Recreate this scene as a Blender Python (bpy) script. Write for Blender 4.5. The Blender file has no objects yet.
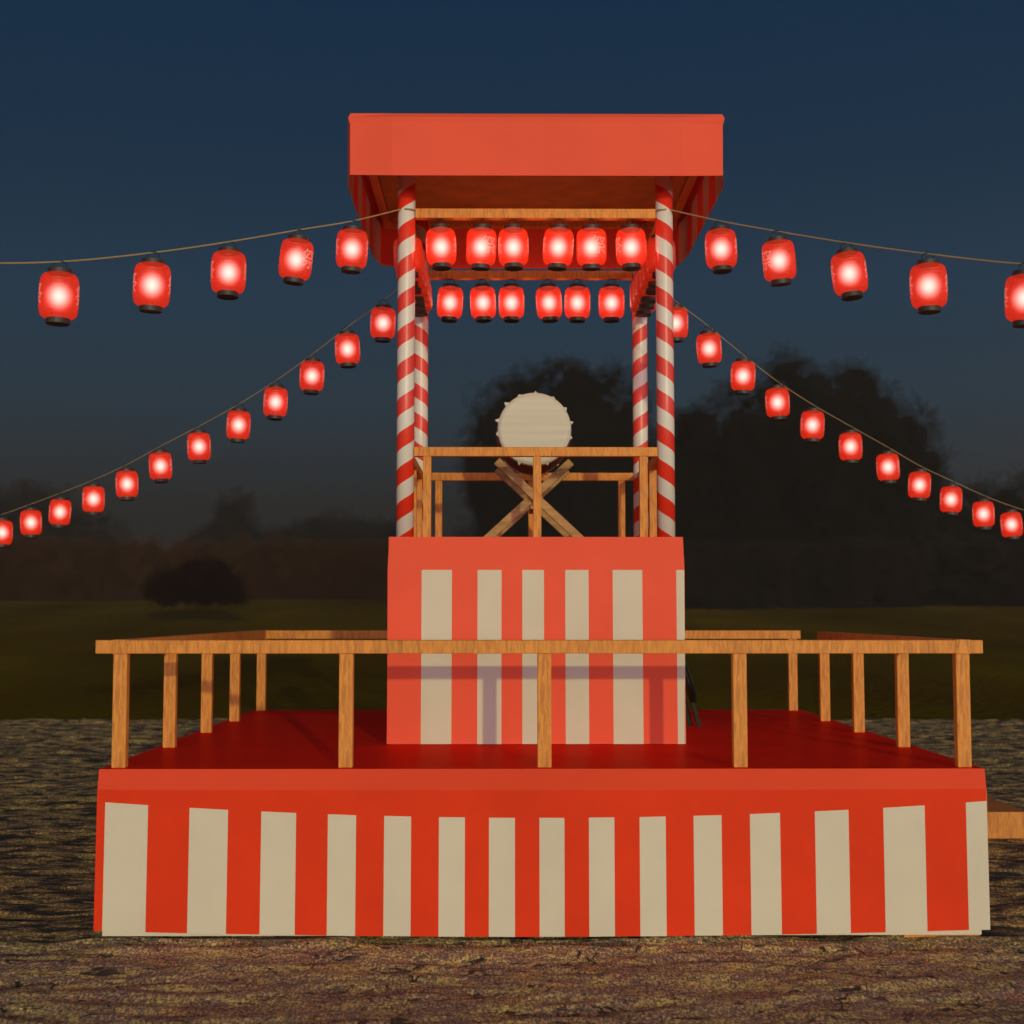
import bpy, bmesh, math, random
from math import sin, cos, pi, radians, sqrt, atan2
from mathutils import Vector, Matrix, noise
random.seed(7)
S = bpy.context.scene
COL = S.collection

# ------------------------------------------------------------------ materials
def new_mat(name):
    m = bpy.data.materials.new(name); m.use_nodes = True
    nt = m.node_tree; nt.nodes.clear()
    out = nt.nodes.new('ShaderNodeOutputMaterial')
    return m, nt, out
def N(nt, t, **kw):
    n = nt.nodes.new(t)
    for k, v in kw.items():
        if k in n.inputs: n.inputs[k].default_value = v
        else: setattr(n, k, v)
    return n
def L(nt, a, b): nt.links.new(a, b)
def ramp(nt, stops, fac, interp='LINEAR'):
    r = nt.nodes.new('ShaderNodeValToRGB'); cr = r.color_ramp; cr.interpolation = interp
    while len(cr.elements) < len(stops): cr.elements.new(0.5)
    for e, (p, c) in zip(cr.elements, stops):
        e.position = p; e.color = (*c, 1) if len(c) == 3 else c
    L(nt, fac, r.inputs['Fac']); return r

def cloth_mat(name, c, rough=0.75, var=0.06, spec=0.2):
    m, nt, out = new_mat(name)
    p = N(nt, 'ShaderNodeBsdfPrincipled', Roughness=rough)
    if 'Specular IOR Level' in p.inputs: p.inputs['Specular IOR Level'].default_value = spec
    tc = N(nt, 'ShaderNodeTexCoord')
    n1 = N(nt, 'ShaderNodeTexNoise', Scale=1.7, Detail=5.0, Roughness=0.6)
    L(nt, tc.outputs['Object'], n1.inputs['Vector'])
    lo = tuple(x * (1 - var * 1.6) for x in c); hi = tuple(min(1, x * (1 + var)) for x in c)
    r = ramp(nt, [(0.3, lo), (0.7, hi)], n1.outputs['Fac'])
    L(nt, r.outputs['Color'], p.inputs['Base Color'])
    n2 = N(nt, 'ShaderNodeTexNoise', Scale=3.5, Detail=3.0)
    n3 = N(nt, 'ShaderNodeTexNoise', Scale=260.0, Detail=1.0)
    for n in (n2, n3): L(nt, tc.outputs['Object'], n.inputs['Vector'])
    b1 = N(nt, 'ShaderNodeBump', Strength=0.12, Distance=0.02); L(nt, n2.outputs['Fac'], b1.inputs['Height'])
    b2 = N(nt, 'ShaderNodeBump', Strength=0.12, Distance=0.001); L(nt, n3.outputs['Fac'], b2.inputs['Height'])
    L(nt, b1.outputs['Normal'], b2.inputs['Normal']); L(nt, b2.outputs['Normal'], p.inputs['Normal'])
    L(nt, p.outputs[0], out.inputs['Surface'])
    return m

def wood_mat(name, dark, light, axis=0, grain=1.0):
    m, nt, out = new_mat(name)
    p = N(nt, 'ShaderNodeBsdfPrincipled', Roughness=0.62)
    tc = N(nt, 'ShaderNodeTexCoord'); mp = N(nt, 'ShaderNodeMapping')
    sc = [34, 34, 34]; sc[axis] = 5.0
    mp.inputs['Scale'].default_value = [s * grain for s in sc]
    L(nt, tc.outputs['Object'], mp.inputs['Vector'])
    n1 = N(nt, 'ShaderNodeTexNoise', Scale=1.0, Detail=6.0, Roughness=0.65, Distortion=0.8)
    L(nt, mp.outputs[0], n1.inputs['Vector'])
    n2 = N(nt, 'ShaderNodeTexNoise', Scale=1.6, Detail=3.0)
    L(nt, tc.outputs['Object'], n2.inputs['Vector'])
    ad = N(nt, 'ShaderNodeMath', operation='ADD'); mu = N(nt, 'ShaderNodeMath', operation='MULTIPLY'); mu.inputs[1].default_value = 0.35
    L(nt, n2.outputs['Fac'], mu.inputs[0]); L(nt, n1.outputs['Fac'], ad.inputs[0]); L(nt, mu.outputs[0], ad.inputs[1])
    r = ramp(nt, [(0.48, dark), (0.78, light)], ad.outputs[0])
    L(nt, r.outputs['Color'], p.inputs['Base Color'])
    b = N(nt, 'ShaderNodeBump', Strength=0.5, Distance=0.004); L(nt, n1.outputs['Fac'], b.inputs['Height'])
    L(nt, b.outputs['Normal'], p.inputs['Normal']); L(nt, p.outputs[0], out.inputs['Surface'])
    return m

def plain_mat(name, c, rough=0.5, metal=0.0, bump=0.15, scale=40.0):
    m, nt, out = new_mat(name)
    p = N(nt, 'ShaderNodeBsdfPrincipled', Roughness=rough, Metallic=metal)
    tc = N(nt, 'ShaderNodeTexCoord')
    n = N(nt, 'ShaderNodeTexNoise', Scale=scale, Detail=4.0)
    L(nt, tc.outputs['Object'], n.inputs['Vector'])
    r = ramp(nt, [(0.3, tuple(x * 0.8 for x in c)), (0.7, tuple(min(1, x * 1.15) for x in c))], n.outputs['Fac'])
    L(nt, r.outputs['Color'], p.inputs['Base Color'])
    b = N(nt, 'ShaderNodeBump', Strength=bump, Distance=0.004); L(nt, n.outputs['Fac'], b.inputs['Height'])
    L(nt, b.outputs['Normal'], p.inputs['Normal']); L(nt, p.outputs[0], out.inputs['Surface'])
    return m

RED = (0.77, 0.040, 0.004); LIT_RED = (0.88, 0.108, 0.054); WHITE = (0.68, 0.61, 0.475)
M = {}
M['red_cloth'] = cloth_mat('red_cloth', RED, 0.7, spec=0.2)
M['lit_band_cloth'] = cloth_mat('lit_band_cloth', (0.80, 0.070, 0.024), var=0.03)  # top strip of the red skirt, lightness of its upward tilt painted in
M['lit_red_cloth'] = cloth_mat('lit_red_cloth', LIT_RED, var=0.03)  # tower and roof: same red cloth, lantern light and sheen mixed into its colour
M['white_cloth'] = cloth_mat('white_cloth', WHITE, var=0.03)
M['wood_x'] = wood_mat('wood_for_long_rails', (0.44, 0.135, 0.014), (0.78, 0.29, 0.036), 2, 1.3)
M['wood_y'] = wood_mat('wood_for_side_rails', (0.44, 0.135, 0.014), (0.78, 0.29, 0.036), 2, 1.3)
M['wood_z'] = wood_mat('wood_for_posts', (0.44, 0.135, 0.014), (0.78, 0.29, 0.036), 2, 1.3)
M['stand_wood'] = wood_mat('drum_stand_wood', (0.26, 0.12, 0.032), (0.50, 0.265, 0.085), 0, 0.6)
M['ceiling'] = plain_mat('ceiling_cloth', (0.52, 0.20, 0.012), 0.85, scale=4.0)
M['drum_body'] = wood_mat('drum_body_lacquer', (0.05, 0.008, 0.004), (0.16, 0.022, 0.008), 1)
M['black'] = plain_mat('black_lacquer', (0.030, 0.020, 0.014), 0.5, bump=0.05)
M['wire'] = plain_mat('black_wire', (0.03, 0.028, 0.03), 0.4, 0.6)
M['iron'] = plain_mat('dark_iron', (0.018, 0.019, 0.011), 0.5, 0.0); M['iron'].node_tree.nodes['Principled BSDF'].inputs['Specular IOR Level'].default_value = 0.12
M['rope'] = plain_mat('twisted_rope', (0.36, 0.27, 0.12), 0.85, bump=0.5, scale=160.0)
M['brass'] = plain_mat('dull_bolt', (0.26, 0.15, 0.06), 0.5, 0.5)

# drum skin: off-white hide with faint horizontal streaks
m, nt, out = new_mat('drum_skin'); M['skin'] = m
p = N(nt, 'ShaderNodeBsdfPrincipled', Roughness=0.6)
tc = N(nt, 'ShaderNodeTexCoord'); mp = N(nt, 'ShaderNodeMapping'); mp.inputs['Scale'].default_value = (1.5, 1.5, 26)
L(nt, tc.outputs['Object'], mp.inputs['Vector'])
n = N(nt, 'ShaderNodeTexNoise', Scale=1.0, Detail=5.0); L(nt, mp.outputs[0], n.inputs['Vector'])
r = ramp(nt, [(0.3, (0.54, 0.50, 0.39)), (0.7, (0.62, 0.595, 0.49))], n.outputs['Fac'])
L(nt, r.outputs[0], p.inputs['Base Color']); L(nt, p.outputs[0], out.inputs['Surface'])

# deck: worn glossy red boards covering
m, nt, out = new_mat('red_deck_cover'); M['deck'] = m
tc = N(nt, 'ShaderNodeTexCoord')
n = N(nt, 'ShaderNodeTexNoise', Scale=2.2, Detail=5.0); L(nt, tc.outputs['Object'], n.inputs['Vector'])
r = ramp(nt, [(0.3, (0.90, 0.014, 0.003)), (0.7, (0.97, 0.020, 0.005))], n.outputs['Fac'])
d = N(nt, 'ShaderNodeBsdfDiffuse'); L(nt, r.outputs[0], d.inputs['Color'])
gl = N(nt, 'ShaderNodeBsdfGlossy', Roughness=0.32); gl.inputs['Color'].default_value = (1.0, 0.20, 0.12, 1)
mx = N(nt, 'ShaderNodeMixShader'); mx.inputs[0].default_value = 0.17
L(nt, d.outputs[0], mx.inputs[1]); L(nt, gl.outputs[0], mx.inputs[2]); L(nt, mx.outputs[0], out.inputs['Surface'])

# lantern paper: translucent red paper with fine horizontal ribs, lit from inside
def paper_mat(name, emis, trans):
    m, nt, out = new_mat(name)
    tc = N(nt, 'ShaderNodeTexCoord')
    n = N(nt, 'ShaderNodeTexNoise', Scale=34.0, Detail=5.0, Roughness=0.6); L(nt, tc.outputs['Object'], n.inputs['Vector'])
    w = N(nt, 'ShaderNodeTexWave', wave_type='BANDS', bands_direction='Z', Scale=13.0, Distortion=0.3)
    L(nt, tc.outputs['Object'], w.inputs['Vector'])
    d = N(nt, 'ShaderNodeBsdfPrincipled', Roughness=0.38)
    d.inputs['Base Color'].default_value = (0.55, 0.030, 0.008, 1)
    b0 = N(nt, 'ShaderNodeBump', Strength=0.5, Distance=0.003); L(nt, w.outputs['Fac'], b0.inputs['Height'])
    b = N(nt, 'ShaderNodeBump', Strength=0.8, Distance=0.006); L(nt, n.outputs['Fac'], b.inputs['Height'])
    L(nt, b0.outputs[0], b.inputs['Normal']); L(nt, b.outputs[0], d.inputs['Normal'])
    t = N(nt, 'ShaderNodeBsdfTransparent'); t.inputs['Color'].default_value = (1, 0.55, 0.47, 1)
    mx = N(nt, 'ShaderNodeMixShader'); mx.inputs[0].default_value = trans
    L(nt, d.outputs[0], mx.inputs[1]); L(nt, t.outputs[0], mx.inputs[2])
    r = ramp(nt, [(0.25, (0.62, 0.024, 0.005)), (0.75, (1.0, 0.055, 0.013))], n.outputs['Fac'])
    e = N(nt, 'ShaderNodeEmission', Strength=emis); L(nt, r.outputs[0], e.inputs['Color'])
    a = N(nt, 'ShaderNodeAddShader'); L(nt, mx.outputs[0], a.inputs[0]); L(nt, e.outputs[0], a.inputs[1])
    L(nt, a.outputs[0], out.inputs['Surface'])
    return m
M['paper'] = paper_mat('lit_red_paper', 0.26, 0.52)
M['paper_dim'] = paper_mat('dim_red_paper', 0.22, 0.10)
# the lamp inside: a soft ball of light, densest at its middle
m, nt, out = new_mat('lamp_glow'); M['bulb'] = m
lw = N(nt, 'ShaderNodeLayerWeight', Blend=0.5)
inv = N(nt, 'ShaderNodeMath', operation='SUBTRACT'); inv.inputs[0].default_value = 1.0; L(nt, lw.outputs['Facing'], inv.inputs[1])
pw = N(nt, 'ShaderNodeMath', operation='POWER'); pw.inputs[1].default_value = 7.6; L(nt, inv.outputs[0], pw.inputs[0])
e = N(nt, 'ShaderNodeEmission'); e.inputs['Color'].default_value = (1.0, 0.52, 0.53, 1)
mu = N(nt, 'ShaderNodeMath', operation='MULTIPLY'); mu.inputs[1].default_value = 3.1; L(nt, pw.outputs[0], mu.inputs[0]); L(nt, mu.outputs[0], e.inputs['Strength'])
t = N(nt, 'ShaderNodeBsdfTransparent'); a = N(nt, 'ShaderNodeAddShader')
L(nt, t.outputs[0], a.inputs[0]); L(nt, e.outputs[0], a.inputs[1]); L(nt, a.outputs[0], out.inputs['Surface'])
m, nt, out = new_mat('lettering_white'); M['ink'] = m
e = N(nt, 'ShaderNodeEmission', Strength=0.15); e.inputs['Color'].default_value = (1, 0.50, 0.40, 1)
d = N(nt, 'ShaderNodeBsdfDiffuse'); d.inputs['Color'].default_value = (0.8, 0.7, 0.6, 1)
t = N(nt, 'ShaderNodeBsdfTransparent'); mx = N(nt, 'ShaderNodeMixShader'); mx.inputs[0].default_value = 0.72
L(nt, d.outputs[0], mx.inputs[1]); L(nt, t.outputs[0], mx.inputs[2])
a = N(nt, 'ShaderNodeAddShader'); L(nt, mx.outputs[0], a.inputs[0]); L(nt, e.outputs[0], a.inputs[1]); L(nt, a.outputs[0], out.inputs['Surface'])

# ------------------------------------------------------------------ mesh helpers
def mesh_obj(name, bm, mats, parent=None, smooth=False, loc=(0, 0, 0)):
    me = bpy.data.meshes.new(name); bm.to_mesh(me); bm.free()
    for mm in (mats if isinstance(mats, (list, tuple)) else [mats]): me.materials.append(mm)
    if smooth:
        for f in me.polygons: f.use_smooth = True
    o = bpy.data.objects.new(name, me); COL.objects.link(o); o.location = loc
    if parent: o.parent = parent
    return o
def empty(name, loc=(0, 0, 0), rz=0):
    o = bpy.data.objects.new(name, None); COL.objects.link(o); o.location = loc; o.rotation_euler.z = rz
    o.empty_display_size = 0.2
    return o
def tag(o, label=None, cat=None, group=None, kind=None):
    if label: o['label'] = label
    if cat: o['category'] = cat
    if group: o['group'] = group
    if kind: o['kind'] = kind
    return o
def add_box(bm, x0, x1, y0, y1, z0, z1, bev=0.004, mi=0):
    t = bmesh.new(); bmesh.ops.create_cube(t, size=1)
    for v in t.verts:
        v.co = Vector(((x0 + x1) / 2 + v.co.x * (x1 - x0), (y0 + y1) / 2 + v.co.y * (y1 - y0), (z0 + z1) / 2 + v.co.z * (z1 - z0)))
    if bev: bmesh.ops.bevel(t, geom=t.edges[:], offset=bev, segments=1, affect='EDGES')
    me = bpy.data.meshes.new('t'); t.to_mesh(me); t.free()
    n0 = len(bm.faces); bm.from_mesh(me); bpy.data.meshes.remove(me)
    bm.faces.ensure_lookup_table()
    for f in bm.faces[n0:]: f.material_index = mi
def box(name, mat, parent, x0, x1, y0, y1, z0, z1, bev=0.004):
    bm = bmesh.new(); cx, cy, cz = (x0 + x1) / 2, (y0 + y1) / 2, (z0 + z1) / 2
    add_box(bm, x0 - cx, x1 - cx, y0 - cy, y1 - cy, z0 - cz, z1 - cz, bev)
    pl = parent.location if parent else Vector((0, 0, 0))
    return mesh_obj(name, bm, mat, parent, loc=(cx - pl.x, cy - pl.y, cz - pl.z))
def add_bar(bm, a, b, w, h, side=Vector((0, 1, 0)), bev=0.003):
    """a squared beam from a to b; w along 'side', h across"""
    a, b = Vector(a), Vector(b); d = (b - a); ln = d.length; d.normalize()
    s = side.normalized(); u = d.cross(s).normalized(); s = u.cross(d)
    t = bmesh.new(); bmesh.ops.create_cube(t, size=1)
    for v in t.verts:
        v.co = (a + b) / 2 + d * v.co.x * ln + s * v.co.y * w + u * v.co.z * h
    bmesh.ops.recalc_face_normals(t, faces=t.faces[:])
    if bev: bmesh.ops.bevel(t, geom=t.edges[:], offset=bev, segments=1, affect='EDGES')
    me = bpy.data.meshes.new('t'); t.to_mesh(me); t.free(); bm.from_mesh(me); bpy.data.meshes.remove(me)
def add_tube(bm, pts, r, n=8, cap=True):
    pts = [Vector(p) for p in pts]; rings = []
    for i, p in enumerate(pts):
        d = (pts[min(i + 1, len(pts) - 1)] - pts[max(i - 1, 0)]).normalized()
        ref = Vector((0, 0, 1)) if abs(d.z) < 0.9 else Vector((1, 0, 0))
        a = d.cross(ref).normalized(); b = d.cross(a)
        rr = r[i] if isinstance(r, (list, tuple)) else r
        rings.append([bm.verts.new(p + (a * cos(2 * pi * k / n) + b * sin(2 * pi * k / n)) * rr) for k in range(n)])
    for q in range(len(rings) - 1):
        for k in range(n):
            bm.faces.new((rings[q][k], rings[q][(k + 1) % n], rings[q + 1][(k + 1) % n], rings[q + 1][k]))
    if cap:
        bm.faces.new(rings[0][::-1]); bm.faces.new(rings[-1])
def add_lathe(bm, prof, n=24, axis='z', cap=True, mi=0):
    rings = []
    for r, z in prof:
        ring = []
        for k in range(n):
            c, s = cos(2 * pi * k / n) * r, sin(2 * pi * k / n) * r
            ring.append(bm.verts.new((c, s, z) if axis == 'z' else (c, z, s)))
        rings.append(ring)
    fs = []
    for q in range(len(rings) - 1):
        for k in range(n):
            fs.append(bm.faces.new((rings[q][k], rings[q][(k + 1) % n], rings[q + 1][(k + 1) % n], rings[q + 1][k])))
    if cap:
        fs.append(bm.faces.new(rings[0][::-1])); fs.append(bm.faces.new(rings[-1]))
    for f in fs: f.material_index = mi
    if axis != 'z': bmesh.ops.recalc_face_normals(bm, faces=fs)

def curtain(name, parent, half, bow, stripes, rows_z, flare=lambda zi: 0.0, rot=0.0, thick=0.006, stripe_rows=(1,), red='red_cloth'):
    """One hanging cloth side. stripes: (x0,x1) of the white panels. rows_z(u) gives the z of each row, top to bottom."""
    xs = {-half, half}
    for a, b in stripes: xs.add(max(a, -half)); xs.add(min(b, half))
    xs = sorted(xs); full = [xs[0]]
    for a, b in zip(xs, xs[1:]):
        k = max(1, int((b - a) / 0.16))
        full += [a + (b - a) * (i + 1) / k for i in range(k)]
    bm = bmesh.new(); grid = []
    for x in full:
        u = x / half; zz = rows_z(u); col = []
        for i, z in enumerate(zz):
            fl = flare(i)
            fold = 0.004 * sin(x * 23 + i) * (i > 1)
            px = u * (half + fl); py = -(half + fl) - bow * (1 - u * u) * min(1, i) + fold
            col.append(bm.verts.new((px * cos(rot) - py * sin(rot), px * sin(rot) + py * cos(rot), z)))
        grid.append(col)
    for i in range(len(full) - 1):
        mid = (full[i] + full[i + 1]) / 2
        white = any(a <= mid <= b for a, b in stripes)
        for j in range(len(grid[0]) - 1):
            f = bm.faces.new((grid[i][j + 1], grid[i + 1][j + 1], grid[i + 1][j], grid[i][j]))
            f.material_index = 1 if (white and j in stripe_rows) else (2 if j == 0 else 0)
    o = mesh_obj(name, bm, [M[red], M['white_cloth'], M['lit_band_cloth'] if red == 'red_cloth' else M[red]], parent)
    md = o.modifiers.new('thickness', 'SOLIDIFY'); md.thickness = thick; md.offset = -1
    return o

# ------------------------------------------------------------------ world (dusk sky, afterglow behind the camera) and sun
W = bpy.data.worlds.new('World'); S.world = W; W.use_nodes = True
nt = W.node_tree; nt.nodes.clear()
out = nt.nodes.new('ShaderNodeOutputWorld'); bg = nt.nodes.new('ShaderNodeBackground')
tc = N(nt, 'ShaderNodeTexCoord'); sx = N(nt, 'ShaderNodeSeparateXYZ'); L(nt, tc.outputs['Generated'], sx.inputs[0])
mr = N(nt, 'ShaderNodeMapRange'); mr.inputs['From Min'].default_value = -0.2; mr.inputs['From Max'].default_value = 0.8
L(nt, sx.outputs['Z'], mr.inputs['Value'])
P = lambda s: (s + 0.2) / 1.0
sky = ramp(nt, [(0.0, (0.008, 0.007, 0.005)), (P(-0.01), (0.011, 0.010, 0.008)), (P(0.03), (0.0130, 0.0135, 0.0125)), (P(0.0757), (0.0150, 0.0162, 0.0165)),
                (P(0.145), (0.0165, 0.0330, 0.0480)), (P(0.2156), (0.0152, 0.0370, 0.0640)), (P(0.31), (0.0086, 0.0278, 0.0560)), (P(0.40), (0.0060, 0.0250, 0.0585)), (1.0, (0.006, 0.016, 0.045))], mr.outputs[0])
SUN_AZ = radians(13.0); SUN_EL = radians(8.1)
to_sun = Vector((sin(SUN_AZ) * cos(SUN_EL), -cos(SUN_AZ) * cos(SUN_EL), sin(SUN_EL)))
dt = N(nt, 'ShaderNodeVectorMath', operation='DOT_PRODUCT'); L(nt, tc.outputs['Generated'], dt.inputs[0])
dt.inputs[1].default_value = (to_sun.x, to_sun.y, 0.12)
mxm = N(nt, 'ShaderNodeMath', operation='MULTIPLY_ADD', use_clamp=True); mxm.inputs[1].default_value = 0.5; mxm.inputs[2].default_value = 0.5; L(nt, dt.outputs['Value'], mxm.inputs[0])
pw = N(nt, 'ShaderNodeMath', operation='POWER'); pw.inputs[1].default_value = 2.7; L(nt, mxm.outputs[0], pw.inputs[0])
up = N(nt, 'ShaderNodeMapRange'); up.inputs['From Min'].default_value = -0.12; up.inputs['From Max'].default_value = 0.06; L(nt, sx.outputs['Z'], up.inputs['Value'])
hz = N(nt, 'ShaderNodeMath', operation='SUBTRACT', use_clamp=True); hz.inputs[0].default_value = 1.0; L(nt, sx.outputs['Z'], hz.inputs[1])
hp = N(nt, 'ShaderNodeMath', operation='POWER', use_clamp=True); hp.inputs[1].default_value = 8.0; L(nt, hz.outputs[0], hp.inputs[0])
mq = N(nt, 'ShaderNodeMath', operation='MULTIPLY'); L(nt, pw.outputs[0], mq.inputs[0]); L(nt, hp.outputs[0], mq.inputs[1])
ml = N(nt, 'ShaderNodeMath', operation='MULTIPLY'); L(nt, mq.outputs[0], ml.inputs[0]); L(nt, up.outputs[0], ml.inputs[1])
glow = N(nt, 'ShaderNodeMix', data_type='RGBA', blend_type='MIX')
glow.clamp_factor = False; glow.inputs['A'].default_value = (0, 0, 0, 1); glow.inputs['B'].default_value = (7.8, 6.5, 7.2, 1); L(nt, ml.outputs[0], glow.inputs['Factor'])
ad = N(nt, 'ShaderNodeMix', data_type='RGBA', blend_type='ADD'); ad.inputs['Factor'].default_value = 1
L(nt, sky.outputs[0], ad.inputs['A']); L(nt, glow.outputs['Result'], ad.inputs['B'])
L(nt, ad.outputs['Result'], bg.inputs['Color']); bg.inputs['Strength'].default_value = 1.0
L(nt, bg.outputs[0], out.inputs['Surface'])
sl = bpy.data.lights.new('sun', 'SUN'); so = bpy.data.objects.new('sun', sl); COL.objects.link(so)
sl.energy = 1.15; sl.color = (0.88, 0.86, 0.40); sl.angle = radians(0.8)
so.rotation_euler = (-to_sun).to_track_quat('-Z', 'Y').to_euler(); so.location = (3, -20, 6)

# ------------------------------------------------------------------ camera
cd = bpy.data.cameras.new('camera'); co = bpy.data.objects.new('camera', cd); COL.objects.link(co)
co.location = (-0.2835, -13.12, 2.213); co.rotation_euler = (radians(90 + 4.0639), radians(0.0), radians(-0.4))
cd.sensor_width = 36; cd.lens = 1435.15 / 1024 * 36; cd.clip_end = 2000
cd.dof.use_dof = True; cd.dof.focus_distance = 11.0; cd.dof.aperture_fstop = 2.1
S.camera = co

# ------------------------------------------------------------------ ground
m, nt, out = new_mat('yard_soil')
p = N(nt, 'ShaderNodeBsdfPrincipled', Roughness=0.62)
p.inputs['Specular IOR Level'].default_value = 0.5
tc = N(nt, 'ShaderNodeTexCoord'); sp = N(nt, 'ShaderNodeSeparateXYZ'); L(nt, tc.outputs['Object'], sp.inputs[0])
def mapped(sx, sy, warp=0.0, ws=1.5):
    mp = N(nt, 'ShaderNodeMapping'); mp.inputs['Scale'].default_value = (sx, sy, 1.0); L(nt, tc.outputs['Object'], mp.inputs['Vector'])
    if not warp: return mp.outputs[0]
    wn = N(nt, 'ShaderNodeTexNoise', Scale=ws, Detail=3.0); L(nt, mp.outputs[0], wn.inputs['Vector'])
    wm = N(nt, 'ShaderNodeVectorMath', operation='MULTIPLY_ADD'); L(nt, wn.outputs['Color'], wm.inputs[0]); wm.inputs[1].default_value = (warp, warp, 0); L(nt, mp.outputs[0], wm.inputs[2])
    return wm.outputs[0]
def noise_n(vec, sc, det, ro=0.6, dist=0.0):
    n = N(nt, 'ShaderNodeTexNoise', Scale=sc, Detail=det, Roughness=ro, Distortion=dist); L(nt, vec, n.inputs['Vector']); return n.outputs['Fac']
def mix(a, b, f, bt='MIX'):
    x = N(nt, 'ShaderNodeMix', data_type='RGBA', blend_type=bt)
    for k_, v in (('A', a), ('B', b), ('Factor', f)):
        if isinstance(v, (tuple, float, int)): x.inputs[k_].default_value = (*v, 1) if isinstance(v, tuple) else v
        else: L(nt, v, x.inputs[k_])
    return x.outputs['Result']
def math2(op, a, b):
    x = N(nt, 'ShaderNodeMath', operation=op)
    for k_, v in enumerate((a, b)):
        if isinstance(v, (float, int)): x.inputs[k_].default_value = v
        else: L(nt, v, x.inputs[k_])
    return x.outputs[0]
# cracks: sparse thin dark curved lines
vw = mapped(0.8, 0.85, 1.4, 2.0)
ab = math2('ABSOLUTE', math2('SUBTRACT', noise_n(vw, 2.1, 3.0, 0.5, 0.5), 0.5), 0.0)
crack = ramp(nt, [(0.0, (0, 0, 0)), (0.009, (0.02,) * 3), (0.024, (1, 1, 1))], ab).outputs[0]
gate = ramp(nt, [(0.50, (1, 1, 1)), (0.56, (0, 0, 0))], noise_n(mapped(1, 1.4), 2.6, 2.0)).outputs[0]
crack = math2('MAXIMUM', crack, gate)
ab2 = math2('ABSOLUTE', math2('SUBTRACT', noise_n(mapped(0.7, 1.3, 1.2, 1.7), 3.3, 2.0, 0.5, 0.4), 0.5), 0.0)
crack2 = ramp(nt, [(0.0, (0.05,) * 3), (0.006, (0.12,) * 3), (0.016, (1, 1, 1))], ab2).outputs[0]
gate2 = ramp(nt, [(0.50, (1, 1, 1)), (0.55, (0, 0, 0))], noise_n(mapped(1.2, 1.2), 3.7, 3.0)).outputs[0]
crack = math2('MINIMUM', crack, math2('MAXIMUM', crack2, gate2))
fine = noise_n(mapped(1.0, 0.45), 62.0, 2.0, 0.75)
grit = noise_n(mapped(0.9, 0.9), 20.0, 6.0, 0.8)
# soil in front of the platform: plum brown, straw gold and brick red patches
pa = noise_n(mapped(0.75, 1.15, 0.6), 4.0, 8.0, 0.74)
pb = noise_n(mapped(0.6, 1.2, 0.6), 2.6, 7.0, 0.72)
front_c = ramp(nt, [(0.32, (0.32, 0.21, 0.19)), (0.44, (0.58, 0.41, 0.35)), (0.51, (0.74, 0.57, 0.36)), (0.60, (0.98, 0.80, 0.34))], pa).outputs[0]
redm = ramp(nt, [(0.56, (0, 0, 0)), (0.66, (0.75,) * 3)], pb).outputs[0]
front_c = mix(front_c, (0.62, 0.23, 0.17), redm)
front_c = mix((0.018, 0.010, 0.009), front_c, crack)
# ridged soil elsewhere: straw gold ridges, near black hollows, sun and shade painted into both
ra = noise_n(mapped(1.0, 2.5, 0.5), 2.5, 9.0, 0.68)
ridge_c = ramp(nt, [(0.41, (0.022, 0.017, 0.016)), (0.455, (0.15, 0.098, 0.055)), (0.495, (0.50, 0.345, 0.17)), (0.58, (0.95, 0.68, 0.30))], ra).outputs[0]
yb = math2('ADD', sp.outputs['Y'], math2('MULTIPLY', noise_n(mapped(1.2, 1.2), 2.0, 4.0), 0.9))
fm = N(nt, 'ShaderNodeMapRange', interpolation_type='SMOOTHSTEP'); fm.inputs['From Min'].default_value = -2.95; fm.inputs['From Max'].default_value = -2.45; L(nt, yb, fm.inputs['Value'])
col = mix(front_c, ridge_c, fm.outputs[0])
spk = ramp(nt, [(0.36, (0.30, 0.27, 0.27)), (0.48, (0.85, 0.83, 0.83)), (0.57, (1.35, 1.25, 1.0)), (0.66, (3.4, 2.9, 1.5))], fine).outputs[0]  # random specks; the brightest gold ones are glints painted into the colour
g2 = ramp(nt, [(0.35, (0.62, 0.60, 0.60)), (0.65, (1.40, 1.38, 1.28))], grit).outputs[0]
col = mix(mix(col, spk, 1.0, 'MULTIPLY'), g2, 1.0, 'MULTIPLY')
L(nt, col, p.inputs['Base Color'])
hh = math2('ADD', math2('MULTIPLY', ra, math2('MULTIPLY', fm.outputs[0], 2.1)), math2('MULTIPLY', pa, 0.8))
hh = math2('ADD', hh, math2('ADD', math2('MULTIPLY', fine, 0.10), math2('MULTIPLY', grit, 0.22)))
hh = math2('ADD', hh, math2('MULTIPLY', crack, 0.12))
b = N(nt, 'ShaderNodeBump', Strength=1.0, Distance=0.20); L(nt, hh, b.inputs['Height'])
L(nt, b.outputs[0], p.inputs['Normal']); L(nt, p.outputs[0], out.inputs['Surface'])
M['soil'] = m

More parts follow.
